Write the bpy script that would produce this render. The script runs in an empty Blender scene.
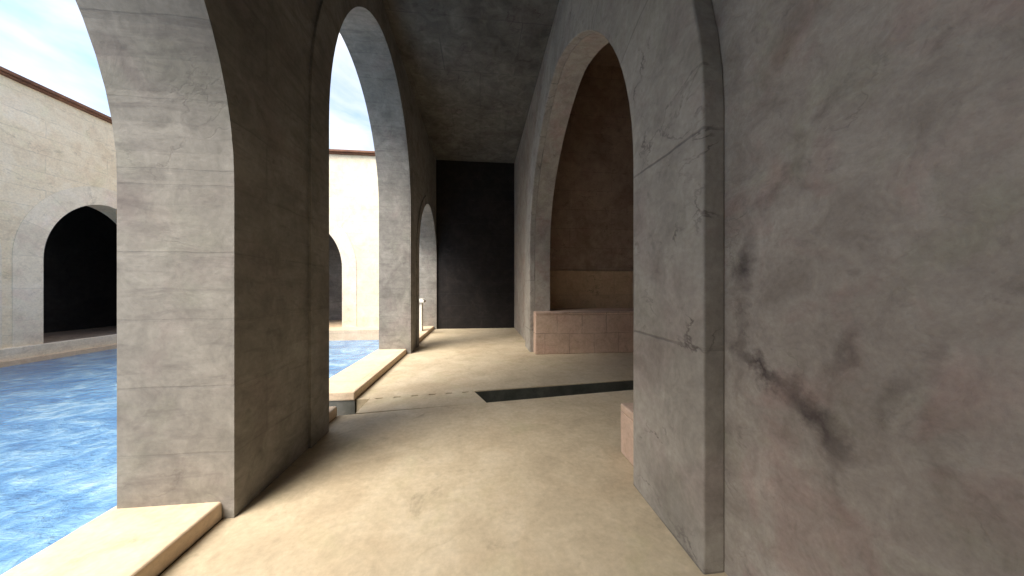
import bpy, bmesh, math, random
from mathutils import Vector
R = math.radians
S = bpy.context.scene
C = S.collection

# ---------------------------------------------------------------- camera
cam = bpy.data.cameras.new('camera')
cam.sensor_width = 36.0
cam.lens = 300.0 / 1024.0 * 36.0
cam.clip_start = 0.02
cam.clip_end = 2000
co = bpy.data.objects.new('camera', cam)
C.objects.link(co)
co.location = (0, 0, 1.6)
co.rotation_euler = (R(90), 0, -math.atan(32 / 300.0))
S.camera = co

# ---------------------------------------------------------------- sky, sun, exposure
SUN_EL, SUN_AZ = 50.0, 224.0          # azimuth clockwise from +Y (north)
w = bpy.data.worlds.new('World')
S.world = w
w.use_nodes = True
nt = w.node_tree
nt.nodes.clear()
wo = nt.nodes.new('ShaderNodeOutputWorld')
bg = nt.nodes.new('ShaderNodeBackground')
sky = nt.nodes.new('ShaderNodeTexSky')
sky.sky_type = 'NISHITA'
sky.sun_disc = False
sky.sun_elevation = R(SUN_EL)
sky.sun_rotation = R(SUN_AZ)
sky.air_density = 1.0
sky.dust_density = 1.6
tc = nt.nodes.new('ShaderNodeTexCoord')
mp = nt.nodes.new('ShaderNodeMapping')
mp.inputs['Scale'].default_value = (1.0, 1.0, 2.6)
mp.inputs['Location'].default_value = (3.1, 0.4, 0.2)
cn = nt.nodes.new('ShaderNodeTexNoise')
cn.inputs['Scale'].default_value = 2.6
cn.inputs['Detail'].default_value = 7
cn.inputs['Roughness'].default_value = 0.55
cn.inputs['Distortion'].default_value = 0.4
cr = nt.nodes.new('ShaderNodeValToRGB')
cr.color_ramp.elements[0].position = 0.42
cr.color_ramp.elements[0].color = (0, 0, 0, 1)
cr.color_ramp.elements[1].position = 0.66
cr.color_ramp.elements[1].color = (1, 1, 1, 1)
mx = nt.nodes.new('ShaderNodeMix')
mx.data_type = 'RGBA'
mx.inputs[7].default_value = (3.3, 3.25, 3.3, 1)
nt.links.new(tc.outputs['Generated'], mp.inputs['Vector'])
nt.links.new(mp.outputs[0], cn.inputs['Vector'])
nt.links.new(cn.outputs['Fac'], cr.inputs[0])
nt.links.new(cr.outputs[0], mx.inputs[0])
nt.links.new(sky.outputs[0], mx.inputs[6])
nt.links.new(mx.outputs[2], bg.inputs['Color'])
nt.links.new(bg.outputs[0], wo.inputs['Surface'])
bg.inputs['Strength'].default_value = 0.088

sl = bpy.data.lights.new('sun', 'SUN')
sl.energy = 1.5
sl.angle = R(40)
sl.color = (1.0, 0.93, 0.82)
so = bpy.data.objects.new('sun', sl)
C.objects.link(so)
az, el = R(SUN_AZ), R(SUN_EL)
sd = Vector((math.sin(az) * math.cos(el), math.cos(az) * math.cos(el), math.sin(el)))
so.rotation_euler = (-sd).to_track_quat('-Z', 'Y').to_euler()

vs = S.view_settings
vs.view_transform = 'Standard'
vs.look = 'None'
vs.gamma = 1.0
vs.use_curve_mapping = False
vs.exposure = 2.2

# ---------------------------------------------------------------- dimensions (metres)
XL, XO = -1.70, -2.42        # arcade wall: corridor face, court face
XR, XN = 1.24, 1.37          # inner wall: arch surround face, plain wall face
CEIL = 6.60
ROOF = 6.66
YB, YE = -9.5, 12.0          # corridor ends
XW, YW = -11.3, 12.0         # courtyard walls across the pool
WATER = -0.25
COP = 0.12

# ---------------------------------------------------------------- materials
class N:
    def __init__(s, name):
        s.m = bpy.data.materials.new(name)
        s.m.use_nodes = True
        s.t = s.m.node_tree
        s.b = s.t.nodes['Principled BSDF']
    def n(s, typ, **kw):
        x = s.t.nodes.new(typ)
        for k, v in kw.items():
            setattr(x, k, v)
        return x
    def l(s, a, b):
        s.t.links.new(a, b)
    def math(s, op, a, b=None, c=None, clamp=False):
        x = s.n('ShaderNodeMath', operation=op)
        x.use_clamp = clamp
        for i, v in enumerate((a, b, c)):
            if v is None: continue
            if isinstance(v, (int, float)): x.inputs[i].default_value = v
            else: s.l(v, x.inputs[i])
        return x.outputs[0]
    def noise(s, vec, scale, detail=4, rough=0.55, dist=0.0):
        x = s.n('ShaderNodeTexNoise')
        x.inputs['Scale'].default_value = scale
        x.inputs['Detail'].default_value = detail
        x.inputs['Roughness'].default_value = rough
        x.inputs['Distortion'].default_value = dist
        s.l(vec, x.inputs['Vector'])
        return x.outputs['Fac']
    def ramp(s, fac, stops):
        x = s.n('ShaderNodeValToRGB')
        e = x.color_ramp.elements
        e[0].position, e[0].color = stops[0][0], tuple(stops[0][1]) + (1,)
        e[1].position, e[1].color = stops[-1][0], tuple(stops[-1][1]) + (1,)
        for p, c in stops[1:-1]:
            q = e.new(p); q.color = tuple(c) + (1,)
        s.l(fac, x.inputs[0])
        return x.outputs[0]
    def mix(s, fac, a, b, mode='MIX'):
        x = s.n('ShaderNodeMix', data_type='RGBA', blend_type=mode)
        for i, v in ((0, fac), (6, a), (7, b)):
            if isinstance(v, (int, float)): x.inputs[i].default_value = v
            elif isinstance(v, tuple): x.inputs[i].default_value = v + (1,)
            else: s.l(v, x.inputs[i])
        return x.outputs[2]
    def mapping(s, vec, scale=(1, 1, 1), rot=(0, 0, 0), loc=(0, 0, 0)):
        x = s.n('ShaderNodeMapping')
        x.inputs['Scale'].default_value = scale
        x.inputs['Rotation'].default_value = rot
        x.inputs['Location'].default_value = loc
        s.l(vec, x.inputs['Vector'])
        return x.outputs[0]

def stone(name, dark, mid, light, scale=1.0, row=0.46, width=2.6, joint=0.35, vein=0.5, stains=(), bump=0.25,
          tint=(0.9, 0.75, 0.8), tint_amt=0.35, rough=0.85, streak=0.0):
    """weathered stone: mottled colour, faint block joints in UV metres, dark hairline veins, optional stains"""
    k = N(name)
    g = k.n('ShaderNodeNewGeometry').outputs['Position']
    uv = k.n('ShaderNodeTexCoord').outputs['UV']
    big = k.noise(g, 0.9 * scale, 5, 0.6, 0.6)
    med = k.noise(g, 3.6 * scale, 6, 0.62, 0.9)
    fine = k.noise(g, 26 * scale, 5, 0.7)
    f = k.math('ADD', k.math('MULTIPLY', big, 0.5), k.math('MULTIPLY', med, 0.5))
    col = k.ramp(f, [(0.36, dark), (0.5, mid), (0.64, light)])
    # warm / lilac patches
    t = k.ramp(k.noise(k.mapping(g, loc=(7, 3, 1)), 1.7 * scale, 4, 0.6, 0.5), [(0.5, (0, 0, 0)), (0.66, (1, 1, 1))])
    col = k.mix(k.math('MULTIPLY', t, tint_amt), col, tint, 'MULTIPLY')
    t2 = k.ramp(k.noise(k.mapping(g, loc=(-4, 9, 5)), 2.1 * scale, 4, 0.6, 0.5), [(0.54, (0, 0, 0)), (0.68, (1, 1, 1))])
    col = k.mix(k.math('MULTIPLY', t2, tint_amt * 0.8), col, (0.88, 0.95, 0.84), 'MULTIPLY')
    # fine grain
    fg = k.ramp(fine, [(0.3, (0.86, 0.86, 0.86)), (0.7, (1.1, 1.1, 1.1))])
    col = k.mix(1.0, col, fg, 'MULTIPLY')
    # joints
    wv = k.noise(g, 2.2, 3, 0.5)
    wob = k.n('ShaderNodeVectorMath', operation='ADD')
    cmb = k.n('ShaderNodeCombineXYZ')
    k.l(k.math('MULTIPLY', k.math('SUBTRACT', wv, 0.5), 0.05), cmb.inputs[0])
    k.l(k.math('MULTIPLY', k.math('SUBTRACT', wv, 0.5), 0.05), cmb.inputs[1])
    k.l(uv, wob.inputs[0]); k.l(cmb.outputs[0], wob.inputs[1])
    br = k.n('ShaderNodeTexBrick')
    br.inputs['Scale'].default_value = 1.0
    br.inputs['Brick Width'].default_value = width
    br.inputs['Row Height'].default_value = row
    br.inputs['Mortar Size'].default_value = 0.012
    br.inputs['Mortar Smooth'].default_value = 0.9
    br.inputs['Color1'].default_value = (0.90, 0.90, 0.90, 1)
    br.inputs['Color2'].default_value = (1.06, 1.05, 1.04, 1)
    k.l(wob.outputs[0], br.inputs['Vector'])
    jm = k.ramp(k.noise(g, 1.3, 4, 0.6), [(0.38, (0.15, 0.15, 0.15)), (0.62, (1, 1, 1))])
    jf = k.math('MULTIPLY', br.outputs['Fac'], k.math('MULTIPLY', jm, joint))
    bc = k.n('ShaderNodeMix', data_type='RGBA', blend_type='MULTIPLY')
    bc.inputs[0].default_value = 0.8
    k.l(col, bc.inputs[6])
    # per-block value only where not mortar
    blk = k.mix(br.outputs['Fac'], br.outputs['Color'], (1.0, 1.0, 1.0))
    bc.inputs[0].default_value = 0.5 if joint else 0.0
    k.l(blk, bc.inputs[7])
    col = bc.outputs[2]
    col = k.mix(jf, col, (0.05, 0.045, 0.05))
    # veins: thin dark lines, broken up
    vn = k.noise(k.mapping(g, scale=(1, 1, 1.5), rot=(0.5, 0.4, 0.2)), 1.1 * scale, 6, 0.6, 0.35)
    va = k.math('ABSOLUTE', k.math('SUBTRACT', vn, 0.5))
    vl = k.ramp(va, [(0.0, (1, 1, 1)), (0.012, (0, 0, 0))])
    vm = k.ramp(k.noise(k.mapping(g, loc=(2, 8, 3)), 2.4 * scale, 3), [(0.5, (0, 0, 0)), (0.64, (1, 1, 1))])
    vf = k.math('MULTIPLY', k.math('MULTIPLY', vl, vm), vein)
    col = k.mix(vf, col, (0.06, 0.045, 0.045))
    # blotches
    bl = k.ramp(k.noise(k.mapping(g, loc=(11, 2, 6)), 4.2 * scale, 6, 0.65, 0.8), [(0.6, (0, 0, 0)), (0.74, (1, 1, 1))])
    col = k.mix(k.math('MULTIPLY', bl, 0.45), col, tuple(c * 0.45 for c in dark))
    if streak:      # sooty horizontal weathering that gathers along the courses
        sp = k.n('ShaderNodeSeparateXYZ'); k.l(uv, sp.inputs[0])
        cb = k.n('ShaderNodeCombineXYZ'); k.l(sp.outputs[0], cb.inputs[0]); k.l(sp.outputs[1], cb.inputs[1])
        st = k.noise(k.mapping(cb.outputs[0], scale=(1.3, 7.0, 1)), 1.6, 6, 0.65, 0.6)
        sf = k.ramp(st, [(0.52, (0, 0, 0)), (0.72, (1, 1, 1))])
        col = k.mix(k.math('MULTIPLY', sf, streak), col, (0.11, 0.095, 0.09))
    # named stains: (y, z, ry, rz, angle, strength) on a wall facing x
    if stains:
        sep = k.n('ShaderNodeSeparateXYZ')
        dn = k.n('ShaderNodeTexNoise')
        dn.inputs['Scale'].default_value = 7.0
        dn.inputs['Detail'].default_value = 9
        dn.inputs['Roughness'].default_value = 0.68
        k.l(g, dn.inputs['Vector'])
        dv = k.n('ShaderNodeVectorMath', operation='MULTIPLY_ADD')
        k.l(dn.outputs['Color'], dv.inputs[0])
        dv.inputs[1].default_value = (0.22, 0.22, 0.30)
        k.l(g, dv.inputs[2])
        ds = k.n('ShaderNodeVectorMath', operation='SUBTRACT')
        k.l(dv.outputs[0], ds.inputs[0])
        ds.inputs[1].default_value = (0.11, 0.11, 0.15)
        k.l(ds.outputs[0], sep.inputs[0])
        total = None
        for (y, z, ry, rz, ang, st) in stains:
            dy = k.math('SUBTRACT', sep.outputs[1], y)
            dz = k.math('SUBTRACT', sep.outputs[2], z)
            ca, sa = math.cos(ang), math.sin(ang)
            a = k.math('ADD', k.math('MULTIPLY', dy, ca / ry), k.math('MULTIPLY', dz, sa / ry))
            b = k.math('SUBTRACT', k.math('MULTIPLY', dz, ca / rz), k.math('MULTIPLY', dy, sa / rz))
            d = k.math('ADD', k.math('MULTIPLY', a, a), k.math('MULTIPLY', b, b))
            v = k.math('MULTIPLY', k.math('SUBTRACT', 1.0, k.math('SQRT', d), clamp=True), st * 0.72)
            total = v if total is None else k.math('MAXIMUM', total, v)
        col = k.mix(k.math('MULTIPLY', total, 1.0, clamp=True), col, (0.05, 0.035, 0.035))
    k.l(col, k.b.inputs['Base Color'])
    k.b.inputs['Roughness'].default_value = rough
    bp = k.n('ShaderNodeBump')
    bp.inputs['Strength'].default_value = bump
    bp.inputs['Distance'].default_value = 0.03
    hh = k.math('SUBTRACT', k.math('ADD', k.math('MULTIPLY', med, 0.8), k.math('MULTIPLY', fine, 0.25)),
                k.math('ADD', k.math('MULTIPLY', jf, 0.9), k.math('MULTIPLY', vf, 0.5)))
    k.l(hh, bp.inputs['Height'])
    k.l(bp.outputs[0], k.b.inputs['Normal'])
    return k.m

M = {}
M['wall'] = stone('grey stone', (0.175, 0.162, 0.145), (0.255, 0.24, 0.212), (0.34, 0.32, 0.285), vein=0.25, streak=0.5, joint=0.2)
M['court'] = stone('cream court stone', (0.72, 0.59, 0.42), (0.84, 0.72, 0.53), (0.88, 0.78, 0.61), joint=0.13, vein=0.25,
                   tint=(0.98, 0.9, 0.88))
M['court_ring'] = stone('cream arch stone', (0.70, 0.61, 0.48), (0.82, 0.73, 0.58), (0.87, 0.79, 0.66), row=0.8, width=9, joint=0.12, vein=0.2)
M['ring'] = stone('pale arch stone', (0.26, 0.24, 0.21), (0.36, 0.335, 0.295), (0.45, 0.42, 0.375), row=1.25, width=40, joint=0.55, vein=0.7)
M['near'] = stone('stained grey stone', (0.28, 0.245, 0.21), (0.385, 0.345, 0.30), (0.48, 0.44, 0.385), scale=1.6, joint=0.0, vein=0.25,
                  tint=(0.97, 0.78, 0.79), tint_amt=0.6, bump=0.45,
                  stains=((1.42, 1.72, 0.08, 0.18, 0.2, 1.2), (1.34, 1.20, 0.24, 0.06, 0.45, 1.3), (1.10, 1.06, 0.24, 0.08, 0.75, 1.2),
                          (1.00, 1.38, 0.04, 0.14, 0.2, 0.65), (0.86, 1.22, 0.05, 0.16, 0.3, 0.55), (1.02, 0.86, 0.04, 0.14, 0.0, 0.45),
                          (1.25, 2.05, 0.22, 0.05, -0.5, 0.45), (1.06, 2.32, 0.16, 0.05, -0.5, 0.40), (0.76, 1.4, 0.04, 0.1, 0.3, 0.5),
                          (1.45, 1.3, 0.05, 0.3, 0.1, 0.6)))
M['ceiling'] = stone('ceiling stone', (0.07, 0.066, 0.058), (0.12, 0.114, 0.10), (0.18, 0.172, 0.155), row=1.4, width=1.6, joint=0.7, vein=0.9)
M['dark'] = stone('shade-painted stone', (0.007, 0.0055, 0.005), (0.013, 0.0105, 0.010), (0.024, 0.019, 0.017), joint=0.3, vein=0.3, rough=0.95)  # near-black base colour stands in for the darkness at the corridor end
M['brown'] = stone('brown alcove stone', (0.36, 0.27, 0.21), (0.48, 0.37, 0.29), (0.58, 0.46, 0.37), row=0.55, joint=0.3)
M['dado'] = stone('tan alcove stone', (0.56, 0.41, 0.26), (0.66, 0.5, 0.33), (0.74, 0.58, 0.4), row=0.7, joint=0.3)
M['bench'] = stone('terracotta block', (0.52, 0.37, 0.275), (0.62, 0.455, 0.35), (0.70, 0.53, 0.42), row=0.50, width=0.62, joint=0.55, vein=0.2)
M['coping'] = stone('peach coping stone', (0.62, 0.47, 0.32), (0.70, 0.54, 0.38), (0.76, 0.61, 0.45), row=5.0, width=1.9, joint=0.15, vein=0.08, bump=0.1,
                    tint=(1.0, 0.93, 0.9))
M['floor'] = stone('sandy floor plaster', (0.46, 0.375, 0.255), (0.56, 0.465, 0.32), (0.64, 0.545, 0.395), scale=0.8, row=50, width=50, joint=0.0, vein=0.06,
                   tint=(0.93, 0.88, 0.84), tint_amt=0.5, bump=0.12, rough=0.75)
M['channel'] = stone('wet channel stone', (0.045, 0.05, 0.04), (0.085, 0.09, 0.075), (0.13, 0.135, 0.11), joint=0.1, rough=0.6)
M['tile'] = stone('rust roof edge', (0.13, 0.055, 0.03), (0.2, 0.09, 0.05), (0.27, 0.13, 0.07), row=1, width=0.3, joint=0.7)
M['white'] = stone('whitewashed stone', (0.72, 0.7, 0.64), (0.8, 0.78, 0.72), (0.84, 0.82, 0.77), joint=0.0, vein=0.1)
M['gallery'] = stone('shade-darkened gallery stone', (0.02, 0.018, 0.017), (0.035, 0.031, 0.029), (0.055, 0.048, 0.045), joint=0.5)  # colour darkened to imitate shade inside the arches across the pool
M['edge'] = stone('grey pool edge stone', (0.07, 0.07, 0.06), (0.11, 0.11, 0.095), (0.16, 0.155, 0.14), joint=0.3)
M['ground'] = stone('earth', (0.12, 0.1, 0.07), (0.16, 0.13, 0.09), (0.2, 0.17, 0.12), joint=0)

def water_mat():
    k = N('pool water')
    g = k.n('ShaderNodeNewGeometry').outputs['Position']
    a = k.noise(k.mapping(g, scale=(1, 1.6, 1), rot=(0, 0, 0.5)), 1.5, 5, 0.6, 1.2)
    b = k.noise(k.mapping(g, scale=(1.4, 0.8, 1), rot=(0, 0, -0.4), loc=(4, 1, 0)), 2.8, 5, 0.65, 1.6)
    f = k.math('ADD', k.math('MULTIPLY', a, 0.6), k.math('MULTIPLY', b, 0.4))
    col = k.ramp(f, [(0.36, (0.085, 0.20, 0.40)), (0.47, (0.125, 0.28, 0.50)), (0.54, (0.20, 0.38, 0.58)), (0.66, (0.38, 0.55, 0.68))])
    k.l(col, k.b.inputs['Base Color'])
    k.b.inputs['Roughness'].default_value = 0.06
    k.b.inputs['IOR'].default_value = 1.33
    k.b.inputs['Specular IOR Level'].default_value = 0.35
    bp = k.n('ShaderNodeBump')
    bp.inputs['Strength'].default_value = 0.9
    bp.inputs['Distance'].default_value = 0.08
    h = k.math('ADD', f, k.math('MULTIPLY', k.noise(k.mapping(g, scale=(1, 2, 1), rot=(0, 0, 0.7)), 9, 3, 0.5, 0.8), 0.25))
    k.l(h, bp.inputs['Height'])
    k.l(bp.outputs[0], k.b.inputs['Normal'])
    return k.m
M['water'] = water_mat()

# ---------------------------------------------------------------- mesh helpers
class MB:
    def __init__(s):
        s.bm = bmesh.new()
        s.uv = s.bm.loops.layers.uv.new('UVMap')
    def face(s, pts, uvs=None):
        f = s.bm.faces.new([s.bm.verts.new(p) for p in pts])
        if uvs is None:
            f.normal_update()
            n = f.normal
            ax = max(range(3), key=lambda i: abs(n[i]))
            uvs = [((p[1], p[2]), (p[0], p[2]), (p[0], p[1]))[ax] for p in pts]
        for lp, u in zip(f.loops, uvs):
            lp[s.uv].uv = u
        return f
    def box(s, x0, x1, y0, y1, z0, z1):
        P = lambda i, j, k: ((x0, x1)[i], (y0, y1)[j], (z0, z1)[k])
        s.face([P(0,0,0), P(0,0,1), P(0,1,1), P(0,1,0)])
        s.face([P(1,0,0), P(1,1,0), P(1,1,1), P(1,0,1)])
        s.face([P(0,0,0), P(1,0,0), P(1,0,1), P(0,0,1)])
        s.face([P(0,1,0), P(0,1,1), P(1,1,1), P(1,1,0)])
        s.face([P(0,0,0), P(0,1,0), P(1,1,0), P(1,0,0)])
        s.face([P(0,0,1), P(1,0,1), P(1,1,1), P(0,1,1)])
    def prism(s, poly, z0, z1):
        n = len(poly)
        s.face([(x, y, z1) for x, y in poly])
        s.face([(x, y, z0) for x, y in reversed(poly)])
        for i in range(n):
            a, b = poly[i], poly[(i + 1) % n]
            s.face([(a[0], a[1], z0), (b[0], b[1], z0), (b[0], b[1], z1), (a[0], a[1], z1)])
    def build(s, name, mat, parent=None, bevel=0.0, flipfix=True):
        bmesh.ops.remove_doubles(s.bm, verts=s.bm.verts, dist=1e-5)
        if flipfix:
            bmesh.ops.recalc_face_normals(s.bm, faces=s.bm.faces)
        me = bpy.data.meshes.new(name)
        s.bm.to_mesh(me); s.bm.free()
        me.materials.append(mat)
        o = bpy.data.objects.new(name, me)
        C.objects.link(o)
        o.parent = parent
        if bevel:
            b = o.modifiers.new('bevel', 'BEVEL')
            b.width = bevel; b.segments = 3; b.limit_method = 'ANGLE'; b.angle_limit = R(40)
        return o

def tag(o, label=None, cat=None, group=None, kind=None):
    if label: o['label'] = label
    if cat: o['category'] = cat
    if group: o['group'] = group
    if kind: o['kind'] = kind
    return o

def empty(name, loc):
    o = bpy.data.objects.new(name, None)
    C.objects.link(o)
    o.empty_display_size = 0.3
    return o          # kept at the origin: the meshes are written in world metres

def arch_h(s, a, s0, s1, spring, rise, p):
    c = (s0 + s1) / 2
    t = min(1.0, abs(s - c) / ((s1 - s0) / 2))
    return spring + rise * (max(0.0, 1 - t ** p)) ** (1 / 2.0)

def arch_pts(s0, s1, spring, rise, p, n=40):
    """points of the arch curve from s0 to s1, spaced evenly in angle"""
    c, a = (s0 + s1) / 2, (s1 - s0) / 2
    out = []
    for i in range(n + 1):
        th = math.pi * (1 - i / n)
        x = math.cos(th)
        z = (max(0.0, 1 - abs(x) ** p)) ** 0.5
        out.append((c + a * x, spring + rise * z))
    return out

def arch_wall(mb, to3, s_lo, s_hi, t0, t1, z0, top, arches):
    """wall slab between depth t0 and t1, length s_lo..s_hi, with open arches [(s0,s1,spring,rise,p)]"""
    def q(pts2, t, flip=False):
        mb.face([to3(s, t, z) for s, z in pts2], [(s, z) for s, z in pts2])
    cur = s_lo
    for (s0, s1, spring, rise, p) in sorted(arches):
        for t in (t0, t1):
            q([(cur, z0), (s0, z0), (s0, spring), (cur, spring)], t)
            q([(cur, spring), (s0, spring), (s0, top), (cur, top)], t)
        mb.face([to3(s0, t0, z0), to3(s0, t1, z0), to3(s0, t1, spring), to3(s0, t0, spring)],
                [(t0, z0), (t1, z0), (t1, spring), (t0, spring)])
        mb.face([to3(s1, t0, z0), to3(s1, t1, z0), to3(s1, t1, spring), to3(s1, t0, spring)],
                [(t0, z0), (t1, z0), (t1, spring), (t0, spring)])
        pts = arch_pts(s0, s1, spring, rise, p)
        L = spring
        for (a, b) in zip(pts, pts[1:]):
            for t in (t0, t1):
                q([a, b, (b[0], top), (a[0], top)], t)
            d = math.dist(a, b)
            f = mb.face([to3(a[0], t0, a[1]), to3(b[0], t0, b[1]), to3(b[0], t1, b[1]), to3(a[0], t1, a[1])],
                        [(t0, L), (t0, L + d), (t1, L + d), (t1, L)])
            L += d
        cur = s1
    for t in (t0, t1):
        q([(cur, z0), (s_hi, z0), (s_hi, top), (cur, top)], t)
    for s in (s_lo, s_hi):
        mb.face([to3(s, t0, z0), to3(s, t1, z0), to3(s, t1, top), to3(s, t0, top)], [(t0, z0), (t1, z0), (t1, top), (t0, top)])
    for z in (z0, top):
        if z == top:
            mb.face([to3(s_lo, t0, z), to3(s_hi, t0, z), to3(s_hi, t1, z), to3(s_lo, t1, z)])

def surround(to3, arch, width, t0, t1, z0, name, mat, parent, wtop=None):
    """projecting band round an arch, jambs included"""
    s0, s1, spring, rise, p = arch
    e = 0.002
    inn = [(s0 - e, z0)] + [(x - e if x < (s0 + s1) / 2 else x + e, z) for x, z in arch_pts(s0, s1, spring, rise, p)] + [(s1 + e, z0)]
    wt = width if wtop is None else wtop
    out = [(s0 - width, z0)] + arch_pts(s0 - width, s1 + width, spring, rise + wt, p) + [(s1 + width, z0)]
    mb = MB()
    L = 0
    for i in range(len(inn) - 1):
        a, b, c, d = inn[i], inn[i + 1], out[i + 1], out[i]
        dl = math.dist(((a[0] + d[0]) / 2, (a[1] + d[1]) / 2), ((b[0] + c[0]) / 2, (b[1] + c[1]) / 2))
        u = [(0, L), (0, L + dl), (width, L + dl), (width, L)]
        mb.face([to3(s, t1, z) for s, z in (a, b, c, d)], u)
        mb.face([to3(d[0], t0, d[1]), to3(c[0], t0, c[1]), to3(c[0], t1, c[1]), to3(d[0], t1, d[1])],
                [(width, L), (width, L + dl), (width + .1, L + dl), (width + .1, L)])
        mb.face([to3(a[0], t0, a[1]), to3(b[0], t0, b[1]), to3(b[0], t1, b[1]), to3(a[0], t1, a[1])],
                [(0, L), (0, L + dl), (.1, L + dl), (.1, L)])
        mb.face([to3(s, t0, z) for s, z in (a, b, c, d)], u)
        L += dl
    return mb.build(name, mat, parent, bevel=0.012 if width > .7 else 0)

def sx(s, t, z): return (t, s, z)      # wall that runs along y
def sy(s, t, z): return (s, t, z)      # wall that runs along x

# ---------------------------------------------------------------- setting: ground, floor, ceiling, water
mb = MB(); mb.face([(-600, -600, -1.3), (600, -600, -1.3), (600, 600, -1.3), (-600, 600, -1.3)])
tag(mb.build('ground', M['ground']), kind='structure')

far_y = lambda x: 4.72 + 0.105 * x     # the two edges of the floor channel
near_y = lambda x: 4.20 + 0.125 * x
XC0, XC1 = -1.78, 4.62                 # floor edge at the coping, back of the alcove
mb = MB()
mb.prism([(XC0, YB), (XC1, YB), (XC1, near_y(XC1)), (XC0, near_y(XC0))], -0.5, 0)
mb.prism([(XC0, far_y(XC0)), (XC1, far_y(XC1)), (XC1, YE + .4), (XC0, YE + .4)], -0.5, 0)
tag(mb.build('floor', M['floor'], bevel=0.012), kind='structure')

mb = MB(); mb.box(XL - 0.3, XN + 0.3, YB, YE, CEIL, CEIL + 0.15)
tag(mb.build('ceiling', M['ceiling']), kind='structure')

mb = MB()
mb.face([(XW - 0.2, YB, WATER), (XO + 0.3, YB, WATER), (XO + 0.3, YW, WATER), (XW - 0.2, YW, WATER)])
tag(mb.build('water', M['water'], flipfix=False), kind='structure')

# floor channel: open dark trench on the right, covered by slabs near the pool
CX = -0.10
mb = MB()
mb.face([(-2.5, near_y(-2.5) - .02, -0.33), (XC1, near_y(XC1) - .02, -0.33), (XC1, far_y(XC1) + .02, -0.33), (-2.5, far_y(-2.5) + .02, -0.33)])
for fy, off in ((near_y, 0.003), (far_y, -0.003)):
    mb.face([(-1.45, fy(-1.45) + off, -0.33), (XC1, fy(XC1) + off, -0.33), (XC1, fy(XC1) + off, -0.02), (-1.45, fy(-1.45) + off, -0.02)])
o = mb.build('drainage_channel', M['channel'], flipfix=False)
tag(o, 'dark open drainage channel cut across the sandy corridor floor', 'drain')

def slab_poly(x0, x1):
    g = 0.016
    pts = [(x0, near_y(x0) + g), (x1 + 0.19 * (1 if x1 == CX else 0), near_y(x1) + g)]
    x = x1
    pts.append((x1, far_y(x1) - 0.004))
    n = 6
    step = (x1 - x0) / n
    for i in range(n):                      # little notches along the far edge
        c = x1 - (i + 0.5) * step
        for xx, d in ((c + 0.05, 0.004), (c + 0.05, 0.055), (c - 0.05, 0.055), (c - 0.05, 0.004)):
            pts.append((xx, far_y(xx) - d))
    pts.append((x0, far_y(x0) - 0.004))
    return pts
mb = MB(); mb.prism(slab_poly(-1.58, CX), -0.09, 0.0)
o = mb.build('channel_cover', M['floor'])
tag(o, 'sand coloured cover slab with small dark notches over the channel near the pool', 'cover slab')

# ---------------------------------------------------------------- copings round the pool
edge = MB()
def coping(x0, x1, y0, y1, label, top=COP, mat='coping'):
    far = x0 < -3
    if not far: edge.box(x0 + 0.025, x1 - 0.004, y0 + 0.012, y1 - 0.012, -0.7, -0.012)
    mb = MB(); mb.box(x0, x1, y0, y1, -0.7 if far else -0.01, top)
    o = mb.build('stone_coping', M[mat], bevel=0.018)
    return tag(o, label, 'coping', 'stone copings along the pool edge')
coping(XO - 0.05, XC0, YB, 3.98, 'peach stone coping in the left foreground beside the nearest pier')
coping(XO - 0.05, XC0, 4.50, YE, 'peach stone coping beyond the channel, running to the farther pier')

# ---------------------------------------------------------------- arcade wall between corridor and pool
A1 = (-2.3, 2.28, 2.33, 2.42, 2.0)  # shortened behind the viewer so less light enters the corridor
A2 = (3.55, 7.52, 3.45, 2.58, 1.9)
A3 = (8.55, 11.88, 2.6, 1.75, 1.8)
arc = empty('arcade_wall', (XL, 0, 0))
tag(arc, 'grey stone arcade of tall open arches between corridor and pool', 'wall')
mb = MB()
arch_wall(mb, sx, YB, YE, XL, XO, -0.4, ROOF, [A1, A2, A3])  # unseen stretch behind the viewer left solid to block light
mb.build('wall', M['wall'], arc)
for a, wd in ((A1, 0.0), (A2, 0.36), (A3, 0.26)):
    if wd: surround(sx, a, wd, XL, XL + 0.025, 0.002, 'archivolt', M['wall'], arc)

# ---------------------------------------------------------------- inner wall with the tall alcove arch
NA = (2.33, 7.40, 2.60, 2.64, 1.58)
inn = empty('inner_wall', (XN, 0, 0))
tag(inn, 'long stained grey stone wall right of the corridor, opened by a tall pointed alcove arch', 'wall')
mb = MB()
arch_wall(mb, sx, YB, YE, XN, 1.75, -0.4, CEIL + 0.1, [NA])
mb.build('wall', M['near'], inn)
surround(sx, NA, 0.78, XN, XR, 0.001, 'archivolt', M['ring'], inn, wtop=0.72)

# the alcove behind the arch
alc = empty('alcove', (1.75, 5, 0))
tag(alc, 'brown stone alcove behind the tall arch, with a paler tan band low on its wall', 'alcove')
mb = MB()
NH = 8.2
for pts in ([(1.752, 8.55, 0), (4.6, 8.55, 0), (4.6, 8.55, NH), (1.752, 8.55, NH)],
            [(4.6, 8.55, 0), (4.6, 1.2, 0), (4.6, 1.2, NH), (4.6, 8.55, NH)],
            [(4.6, 1.2, 0), (1.752, 1.2, 0), (1.752, 1.2, NH), (4.6, 1.2, NH)],
            [(1.752, 1.2, NH), (4.6, 1.2, NH), (4.6, 8.55, NH), (1.752, 8.55, NH)],
            [(1.752, 1.2, CEIL+.1), (1.752, 8.55, CEIL+.1), (1.752, 8.55, NH), (1.752, 1.2, NH)]):
    mb.face(pts)
o = mb.build('wall', M['brown'], alc, flipfix=False)
md = o.modifiers.new('thick', 'SOLIDIFY'); md.thickness = 0.2; md.offset = 0
mb = MB()
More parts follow.
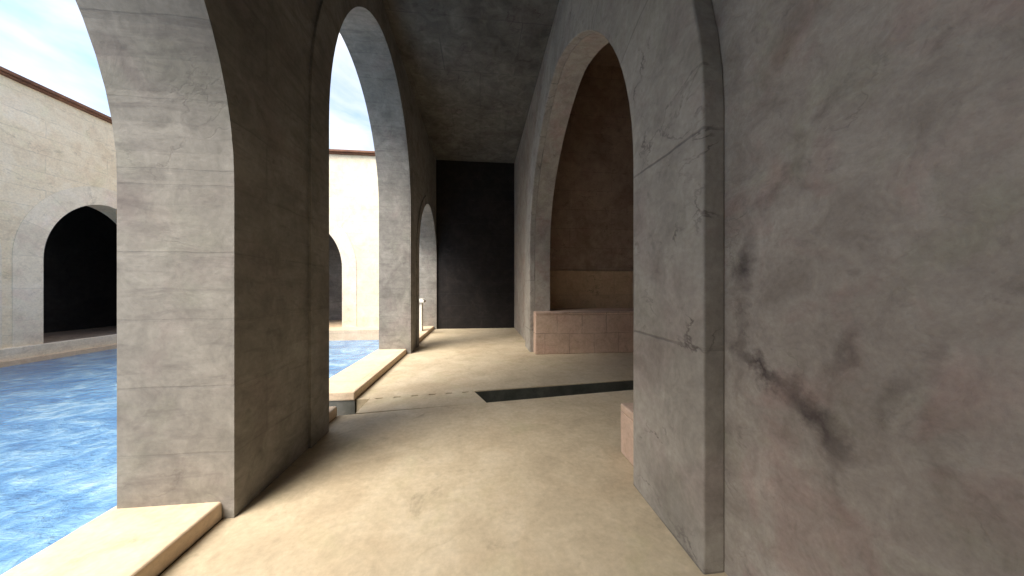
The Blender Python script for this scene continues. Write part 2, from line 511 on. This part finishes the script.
mb.box(1.753, 4.47, 8.40, 8.449, 0.002, 2.10)
mb.box(4.45, 4.499, 1.31, 8.40, 0.002, 2.10)
tag(mb.build('dado', M['dado'], alc, bevel=0.01), 'lighter tan band low on the alcove wall')

def bench(x0, x1, y0, y1, h, lip, label):
    r = empty('stone_bench', (x0, y0, 0))
    tag(r, label, 'stone bench', 'stone benches at the alcove jambs')
    mb = MB(); mb.box(x0, x1, y0, y1, 0.002, h - 0.075)
    mb.build('base', M['bench'], r, bevel=0.012)
    mb = MB(); mb.box(x0 - lip, x1, y0 - lip if h > .7 else y0, y1 + (lip if h < .7 else 0), h - 0.072, h)
    mb.build('seat', M['bench'], r, bevel=0.015)
bench(1.33, 4.44, 7.10, 8.39, 1.02, 0.0, 'wide terracotta stone bench two courses high at the far side of the alcove')
bench(1.36, 4.44, 2.335, 2.80, 0.48, 0.0, 'low peach stone bench end showing past the near edge of the alcove arch')

# ---------------------------------------------------------------- corridor end walls
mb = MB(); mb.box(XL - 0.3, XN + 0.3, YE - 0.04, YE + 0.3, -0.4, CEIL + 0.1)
tag(mb.build('end_wall', M['dark']), 'shade-painted stone wall closing the far end of the corridor, near-black colour imitating the dark', 'wall')
mb = MB(); mb.box(XW, XN + 3.6, YB - 0.3, YB, -0.6, CEIL + 0.1)  # unseen; given the cream stone to bounce light into the courtyard
tag(mb.build('closing_wall', M['court']), 'cream stone wall closing corridor and courtyard behind the viewer', 'wall')

# white post in the third arch
pp = empty('stone_post', (-2.1, 10.9, 0))
tag(pp, 'short white stone post with a flat cap standing in the farthest arch', 'post')
mb = MB(); mb.box(-2.22, -1.98, 10.55, 10.79, COP, 1.10)
mb.build('shaft', M['white'], pp, bevel=0.01)
mb = MB(); mb.box(-2.28, -1.90, 10.49, 10.85, 1.10, 1.19); mb.box(-2.24, -1.94, 10.53, 10.81, 1.192, 1.225)
mb.build('cap', M['white'], pp, bevel=0.012)

# ---------------------------------------------------------------- courtyard walls across the pool
def court_wall(name, label, to3, s_lo, s_hi, t0, t1, arches, ringsign):
    r = empty(name, (0, 0, 0))
    tag(r, label, 'wall')
    mb = MB()
    arch_wall(mb, to3, s_lo, s_hi, t0, t1, -0.4, ROOF, arches)
    mb.build('wall', M['court'], r)
    for a in arches:
        surround(to3, a, 0.52, t0, t0 + ringsign * 0.014, 0.0, 'archivolt', M['court_ring'], r)
    mb = MB()
    def bx(s0, s1, ta, tb, z0, z1):
        p = [to3(s0, ta, z0), to3(s1, tb, z1)]
        mb.box(min(p[0][0], p[1][0]), max(p[0][0], p[1][0]), min(p[0][1], p[1][1]), max(p[0][1], p[1][1]), z0, z1)
    bx(s_lo, s_hi, t0 + ringsign * 0.10, t1, ROOF + 0.002, ROOF + 0.05)
    bx(s_lo, s_hi, t0 + ringsign * 0.16, t1, ROOF + 0.052, ROOF + 0.13)
    mb.build('roof_edge', M['tile'], r, bevel=0.01)
    return r
SP, RI = 2.35, 1.75
side = [(9.05 + k * 3.85 - 3.85 * 4, 11.7 + k * 3.85 - 3.85 * 4, SP, RI, 1.9) for k in range(5)]
court_wall('courtyard_wall', 'sunlit cream stone wall with arches along the far long side of the pool', sx, YB, YW + 3.0, XW, XW - 0.6, side, 1)
endA = [(-7.9 + k * 3.85 - 0.0, -5.2 + k * 3.85, SP, RI, 1.9) for k in (0,)]
court_wall('courtyard_wall', 'sunlit cream stone wall with an arch at the short end of the pool', sy, XW - 0.0, XO + 0.02, YW, YW + 0.6, endA, -1)

coping(XW - 0.02, XW + 0.12, YB, YW, 'pale stone coping under the arches of the long courtyard wall', top=0.16, mat='court_ring')
mb = MB(); mb.box(XW + 0.12, XW + 0.24, YB, YW - 0.9, -0.7, -0.12)
tag(mb.build('pool_step', M['coping'], bevel=0.015), 'narrow cream step just above the water under the long courtyard wall', 'step')
coping(XW + 0.125, XO - 0.055, YW - 0.85, YW + 0.02, 'broad cream stone coping at the short end of the pool')

tag(edge.build('pool_edge', M['edge']), kind='structure')

# galleries behind the arches across the pool
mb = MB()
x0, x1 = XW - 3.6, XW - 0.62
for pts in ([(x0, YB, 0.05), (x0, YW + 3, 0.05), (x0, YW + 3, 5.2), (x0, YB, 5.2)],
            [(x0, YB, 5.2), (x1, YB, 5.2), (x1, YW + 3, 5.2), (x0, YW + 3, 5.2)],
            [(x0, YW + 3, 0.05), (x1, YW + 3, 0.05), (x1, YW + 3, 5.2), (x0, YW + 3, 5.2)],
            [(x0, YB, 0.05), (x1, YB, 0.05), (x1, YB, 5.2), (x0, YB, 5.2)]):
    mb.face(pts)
tag(mb.build('gallery_wall', M['gallery'], flipfix=False), 'shade-painted stone gallery inside the arches of the long courtyard wall, darkness put into its colour', 'wall')
mb = MB(); mb.face([(x0, YB, 0.05), (x1 + .62, YB, 0.05), (x1 + .62, YW + 3, 0.05), (x0, YW + 3, 0.05)])
tag(mb.build('gallery_floor', M['brown'], flipfix=False), kind='structure')
mb = MB()
for pts in ([(XW, YW + 3.4, 0.05), (XO, YW + 3.4, 0.05), (XO, YW + 3.4, 5.2), (XW, YW + 3.4, 5.2)],
            [(XW, YW + .62, 5.2), (XO, YW + .62, 5.2), (XO, YW + 3.4, 5.2), (XW, YW + 3.4, 5.2)],
            [(XO, YW + .62, 0.05), (XO, YW + 3.4, 0.05), (XO, YW + 3.4, 5.2), (XO, YW + .62, 5.2)]):
    mb.face(pts)
tag(mb.build('gallery_wall', M['wall'], flipfix=False), 'grey stone gallery inside the arch at the short end of the pool', 'wall')
mb = MB(); mb.face([(XW, YW + .02, 0.05), (XO, YW + .02, 0.05), (XO, YW + 3.4, 0.05), (XW, YW + 3.4, 0.05)])
tag(mb.build('gallery_floor', M['dado'], flipfix=False), kind='structure')
